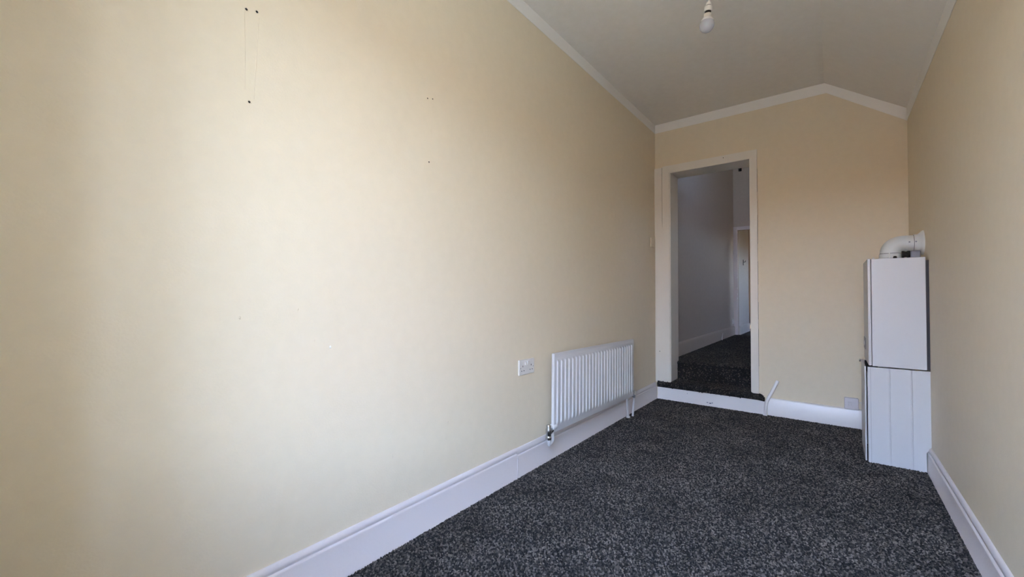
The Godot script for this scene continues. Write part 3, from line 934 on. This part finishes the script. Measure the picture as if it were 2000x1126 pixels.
func boiler():
	var ox := 1.69
	var oz := 0.565
	var o := thing("boiler", "white wall-hung boiler with an elbow flue on the right wall", "boiler", Vector3(ox, 0.578, oz))
	var H := 0.650
	var z0 := 0.345 - oz
	var z1 := 0.79 - oz
	var s := mb()
	box(s, Vector3(1.5760 - ox, 0, z0), Vector3(1.812 - ox, H - 0.002, z1), 0.002)
	build("casing", s, M.boiler, o)
	s = mb()
	box(s, Vector3(1.558 - ox, 0.003, z0 - 0.001), Vector3(1.5734 - ox, H, z1 + 0.001), 0.0025)
	var door := build("front_panel", s, M.boiler, o)
	# controls low on the front
	s = mb()
	box(s, Vector3(1.5545 - ox, 0.075, z0 + 0.05), Vector3(1.5582 - ox, 0.150, z0 + 0.22), 0.0015)
	build("control_panel", s, M.boiler_grey, door)
	s = mb()
	for k in 2:
		lathe(s, [Vector2(0, 0.004), Vector2(0.014, 0.004), Vector2(0.016, 0.0), Vector2(0, 0.0)], Transform3D(Basis(Vector3.BACK, PI / 2), Vector3(1.5545 - ox, 0.112, z0 + 0.09 + 0.05 * k)), 18)
	build("control_knob", s, M.plastic, door)
	# bracket and dark gap to the wall
	s = mb()
	box(s, Vector3(1.812 - ox, 0.002, z0 + 0.02), Vector3(W - ox, H - 0.02, z1 - 0.006))
	build("wall_bracket", s, M.gapgrey, o)
	# black strip standing for the shaded slot under the front edge
	s = mb()
	box(s, Vector3(1.562 - ox, -0.006, z1 - 0.08), Vector3(1.600 - ox, 0.0, z1 - 0.004))
	build("slot_shade", s, M.dark, o)
	# flue: turret, elbow into the wall, collar and wall seal
	var fx := 1.677 - ox
	var fz := 0.60 - oz
	var R := 0.049
	var yc := H + 0.098
	s = mb()
	lathe(s, [Vector2(0, 0.0), Vector2(R + 0.010, 0.0), Vector2(R + 0.010, 0.012), Vector2(R + 0.004, 0.016), Vector2(R + 0.004, 0.036), Vector2(R + 0.001, 0.040), Vector2(0, 0.040)], Transform3D(Basis(), Vector3(fx, H - 0.002, fz)), 32)
	build("flue_turret", s, M.flue, o)
	s = mb()
	var path := [Vector3(fx, H + 0.039, fz)]
	for k in 11:
		var a := PI / 2 * k / 10
		path.append(Vector3(fx + 0.056 * (1.0 - cos(a)), H + 0.042 + 0.056 * sin(a), fz))
	path.append(Vector3(W - 0.040 - ox, H + 0.098, fz))
	tube(s, path, R, 32, false)
	var elbow := build("flue_elbow", s, M.flue, o)
	s = mb()
	lathe(s, [Vector2(R - 0.002, 0.0), Vector2(R + 0.003, 0.0), Vector2(R + 0.004, 0.004), Vector2(R + 0.004, 0.018), Vector2(R + 0.012, 0.026), Vector2(R + 0.024, 0.036), Vector2(R + 0.026, 0.042), Vector2(R, 0.043)], Transform3D(Basis(Vector3.FORWARD, PI / 2), Vector3(W - 0.042 - ox, yc, fz)), 32)
	build("wall_seal", s, M.flue, elbow)
	s = mb()
	for q in [[W - 0.065 - ox, 0.3], [W - 0.036 - ox, 0.3]]:
		lathe(s, [Vector2(0, 0.003), Vector2(0.004, 0.002), Vector2(0.0045, 0)], Transform3D(Basis(Vector3.RIGHT, PI / 2), Vector3(q[0], yc + 0.004, fz + R + 0.003)), 10)
	build("seal_screw", s, M.steel, elbow)
	s = mb()
	lathe(s, [Vector2(R - 0.004, 0.0), Vector2(R + 0.0008, 0.0), Vector2(R + 0.0008, 0.002), Vector2(R - 0.004, 0.002)], Transform3D(Basis(), Vector3(fx, H + 0.0385, fz)), 32)
	build("joint_ring", s, M.gapgrey, elbow)
	s = mb()
	lathe(s, [Vector2(R - 0.004, 0.0), Vector2(R + 0.0008, 0.0), Vector2(R + 0.0008, 0.0018), Vector2(R - 0.004, 0.0018)], Transform3D(Basis(Vector3.FORWARD, PI / 2), Vector3(W - 0.0438 - ox, yc, fz)), 32)
	build("joint_ring", s, M.gapgrey, elbow)
	# clips and test points on the turret
	s = mb()
	lathe(s, [Vector2(0, 0.0), Vector2(0.008, 0.0), Vector2(0.008, 0.006), Vector2(0.003, 0.008), Vector2(0.003, 0.038), Vector2(0.002, 0.040), Vector2(0, 0.040)], Transform3D(Basis(), Vector3(fx - 0.008, H, fz + R + 0.015)), 12)
	build("test_point", s, M.chip, o)
	s = mb()
	lathe(s, [Vector2(0, 0.0), Vector2(0.009, 0.0), Vector2(0.009, 0.012), Vector2(0.006, 0.018), Vector2(0, 0.018)], Transform3D(Basis(), Vector3(fx + 0.016, H, fz + R + 0.03)), 12)
	build("cap", s, M.dark, o)
	s = mb()
	lathe(s, [Vector2(0, 0.0), Vector2(0.012, 0.0), Vector2(0.011, 0.006), Vector2(0.005, 0.008), Vector2(0.004, 0.014), Vector2(0, 0.014)], Transform3D(Basis(), Vector3(1.592 - ox, H - 0.002, 0.70 - oz)), 12)
	build("cap", s, M.chip, o)
	# grey expansion fitting behind, with its dark coupling
	s = mb()
	lathe(s, [Vector2(0, 0.0), Vector2(0.021, 0.0), Vector2(0.021, 0.010), Vector2(0.017, 0.012), Vector2(0.017, 0.022), Vector2(0.021, 0.024), Vector2(0.021, 0.036), Vector2(0, 0.036)], Transform3D(Basis(Vector3.FORWARD, PI / 2), Vector3(1.718 - ox, H + 0.021, 0.735 - oz)), 20)
	build("coupling", s, M.dark, o)
	s = mb()
	box(s, Vector3(1.754 - ox, H - 0.002, 0.71 - oz), Vector3(1.796 - ox, H + 0.040, 0.765 - oz), 0.004)
	build("fitting", s, M.fitting, o)

# ------------------------------------------------------------------ end wall
func spur():
	var o := thing("outlet_box", "white surface box low on the end wall next to the cupboard", "socket box", Vector3(1.4925, 0.1845, 0.0))
	var s := mb()
	box(s, Vector3(-0.041, -0.0415, 0), Vector3(0.041, 0.0415, 0.030), 0.003)
	build("back_box", s, M.grey_plastic, o)
	s = mb()
	box(s, Vector3(-0.0425, -0.043, 0.030), Vector3(0.0425, 0.043, 0.037), 0.0025)
	build("faceplate", s, M.grey_plastic, o)
	s = mb()
	box(s, Vector3(-0.018, -0.016, 0.0365), Vector3(0.0, 0.014, 0.039), 0.001)
	build("fuse_carrier", s, M.grey_plastic, o)
	s = mb()
	tube(s, [Vector3(0.041, 0.010, 0.006), Vector3(0.075, 0.008, 0.006), Vector3(0.12, 0.008, 0.006)], 0.0035, 8)
	build("cable", s, M.plastic, o)

func pipe_stub():
	var o := thing("pipe", "bent white pipe rising from carpet to end wall beside the doorway step", "pipe", Vector3(0.925, 0, 0.035))
	var s := mb()
	tube(s, bend([Vector3(0.003, -0.015, 0.002), Vector3(0.013, 0.110, 0.012), Vector3(0.092, 0.290, -0.040)], 0.03), 0.0125, 16)
	build("pipe", s, M.gloss_lifted, o)
	s = mb()
	lathe(s, [Vector2(0.011, 0.004), Vector2(0.017, 0.003), Vector2(0.018, -0.008), Vector2(0, -0.008)], Transform3D(Basis(), Vector3(0.003, 0.0, 0.002)), 14)
	build("floor_collar", s, M.gloss_lifted, o)

func pendant():
	var o := thing("pendant_light", "bare unlit bulb on a white cord hanging from the ceiling", "pendant light", Vector3(0.966, CEIL, 2.12))
	var lean := Basis(Vector3(0.6, 0, -0.8).normalized(), 0.0)
	var yh := 2.318 - CEIL            # top of the lampholder
	var s := mb()
	lathe(s, [Vector2(0, -0.034), Vector2(0.010, -0.034), Vector2(0.014, -0.028), Vector2(0.040, -0.016), Vector2(0.048, -0.006), Vector2(0.048, 0.0), Vector2(0, 0.0)], Transform3D(), 32)
	build("ceiling_rose", s, M.plastic, o)
	s = mb()
	tube(s, [Vector3(0, -0.03, 0), Vector3(0.001, -0.2, 0.001), Vector3(0, yh - 0.004, 0)], 0.0032, 10)
	build("cord", s, M.plastic, o)
	var tilt := Basis(Vector3(0.62, 0, 0.78).normalized(), 0.0) * Basis(Vector3(-0.5, 0, 0.86).normalized(), -0.12)
	var T := Transform3D(tilt, Vector3(0, yh, 0))
	s = mb()
	lathe(s, [Vector2(0, 0.002), Vector2(0.006, 0.002), Vector2(0.0105, -0.002), Vector2(0.0125, -0.012), Vector2(0.0125, -0.0135), Vector2(0, -0.0135)], T, 24)
	lathe(s, [Vector2(0, -0.0175), Vector2(0.0155, -0.0175), Vector2(0.0165, -0.019), Vector2(0.0165, -0.0385), Vector2(0.0, -0.0385)], T, 24)
	var lh := build("lampholder", s, M.plastic, o)
	s = mb()
	lathe(s, [Vector2(0, -0.014), Vector2(0.0118, -0.013), Vector2(0.0118, -0.018), Vector2(0, -0.018)], T, 24)
	lathe(s, [Vector2(0, -0.038), Vector2(0.0128, -0.038), Vector2(0.0128, -0.050), Vector2(0, -0.050)], T, 24)
	build("shade_ring_gap", s, M.hole, lh)
	s = mb()
	lathe(s, [Vector2(0, -0.049), Vector2(0.0160, -0.0492), Vector2(0.0172, -0.051), Vector2(0.0168, -0.055), Vector2(0.0158, -0.058), Vector2(0.0165, -0.064), Vector2(0.0185, -0.068), Vector2(0.0, -0.068)], T, 24)
	var bb := build("bulb_base", s, M.cream_plastic, o)
	s = mb()
	lathe(s, [Vector2(0, -0.067), Vector2(0.0185, -0.067), Vector2(0.0225, -0.072), Vector2(0.0265, -0.077), Vector2(0.0290, -0.082), Vector2(0, -0.082)], T, 28)
	build("bulb_collar", s, M.plastic, bb)
	s = mb()
	var pr := [Vector2(0.0288, -0.0815)]
	for k in 15:
		var a := lerpf(0.42, -PI / 2, k / 14.0)
		pr.append(Vector2(0.0312 * cos(a), -0.0975 + 0.0312 * sin(a)))
	pr.reverse()
	lathe(s, pr, T, 32)
	build("bulb", s, M.bulb, o)

# ------------------------------------------------------------------ fixings and marks left in the long wall
func wall_marks():
	var wl := get_node("wall_left")
	for q in [[1.867, 3.629, 0.0038], [1.875, 3.600, 0.0038], [1.588, 3.618, 0.0036], [1.864, 2.920, 0.0030], [1.872, 2.891, 0.0030], [1.586, 2.910, 0.0032]]:
		var s := mb()
		lathe(s, [Vector2(0, 0.0005), Vector2(q[2] * 0.8, 0.0006), Vector2(q[2], 0.0)], Transform3D(Basis(Vector3.FORWARD, PI / 2), Vector3(0.0, q[0], q[1])), 10)
		build("fixing_hole", s, M.hole, wl)
		s = mb()      # raised plaster rim round the hole
		var pts := []
		for k in 13:
			var a := TAU * k / 12
			var r: float = q[2] * (1.5 + 0.25 * sin(k * 2.7))
			pts.append(Vector3(0.0002, q[0] + cos(a) * r, q[1] + sin(a) * r))
		tube(s, pts, 0.0009, 6, false)
		build("plaster_rim", s, M.cream, wl)
	# outlines of brackets once fixed there: thin ridges of old paint
	for q in [[1.86, 1.62, 3.634, 3.629], [1.86, 1.60, 3.594, 3.606], [1.85, 1.60, 2.888, 2.901], [1.575, 1.545, 2.935, 2.936], [0.74, 0.705, 2.075, 2.075], [0.38, 0.345, 2.80, 2.80]]:
		var s := mb()
		tube(s, [Vector3(-0.0004, q[0], q[2]), Vector3(-0.0003, (q[0] + q[1]) * 0.5, (q[2] + q[3]) * 0.5), Vector3(-0.0004, q[1], q[3])], 0.0013, 6)
		build("paint_ridge", s, M.cream, wl)
	# nibs of filler and chipped paint
	for q in [[0.819, 3.354, 0.0042], [0.933, 3.636, 0.004], [0.953, 3.466, 0.003], [0.845, 3.41, 0.003], [0.715, 2.152, 0.0045], [0.66, 2.46, 0.004], [0.595, 2.40, 0.0045], [0.42, 2.79, 0.005], [0.36, 3.09, 0.0055], [0.33, 2.93, 0.004], [0.52, 2.57, 0.004]]:
		var s := mb()
		var r: float = q[2]
		lathe(s, [Vector2(0, 0.0016), Vector2(r * 0.5, 0.0013), Vector2(r * 0.9, 0.0006), Vector2(r, -0.0002)], Transform3D(Basis(Vector3.FORWARD, PI / 2) * Basis.from_scale(Vector3(1.3, 1, 0.8)), Vector3(0, q[0], q[1])), 9)
		build("paint_nib", s, M.chip if r == 0.0042 else M.cream, wl)
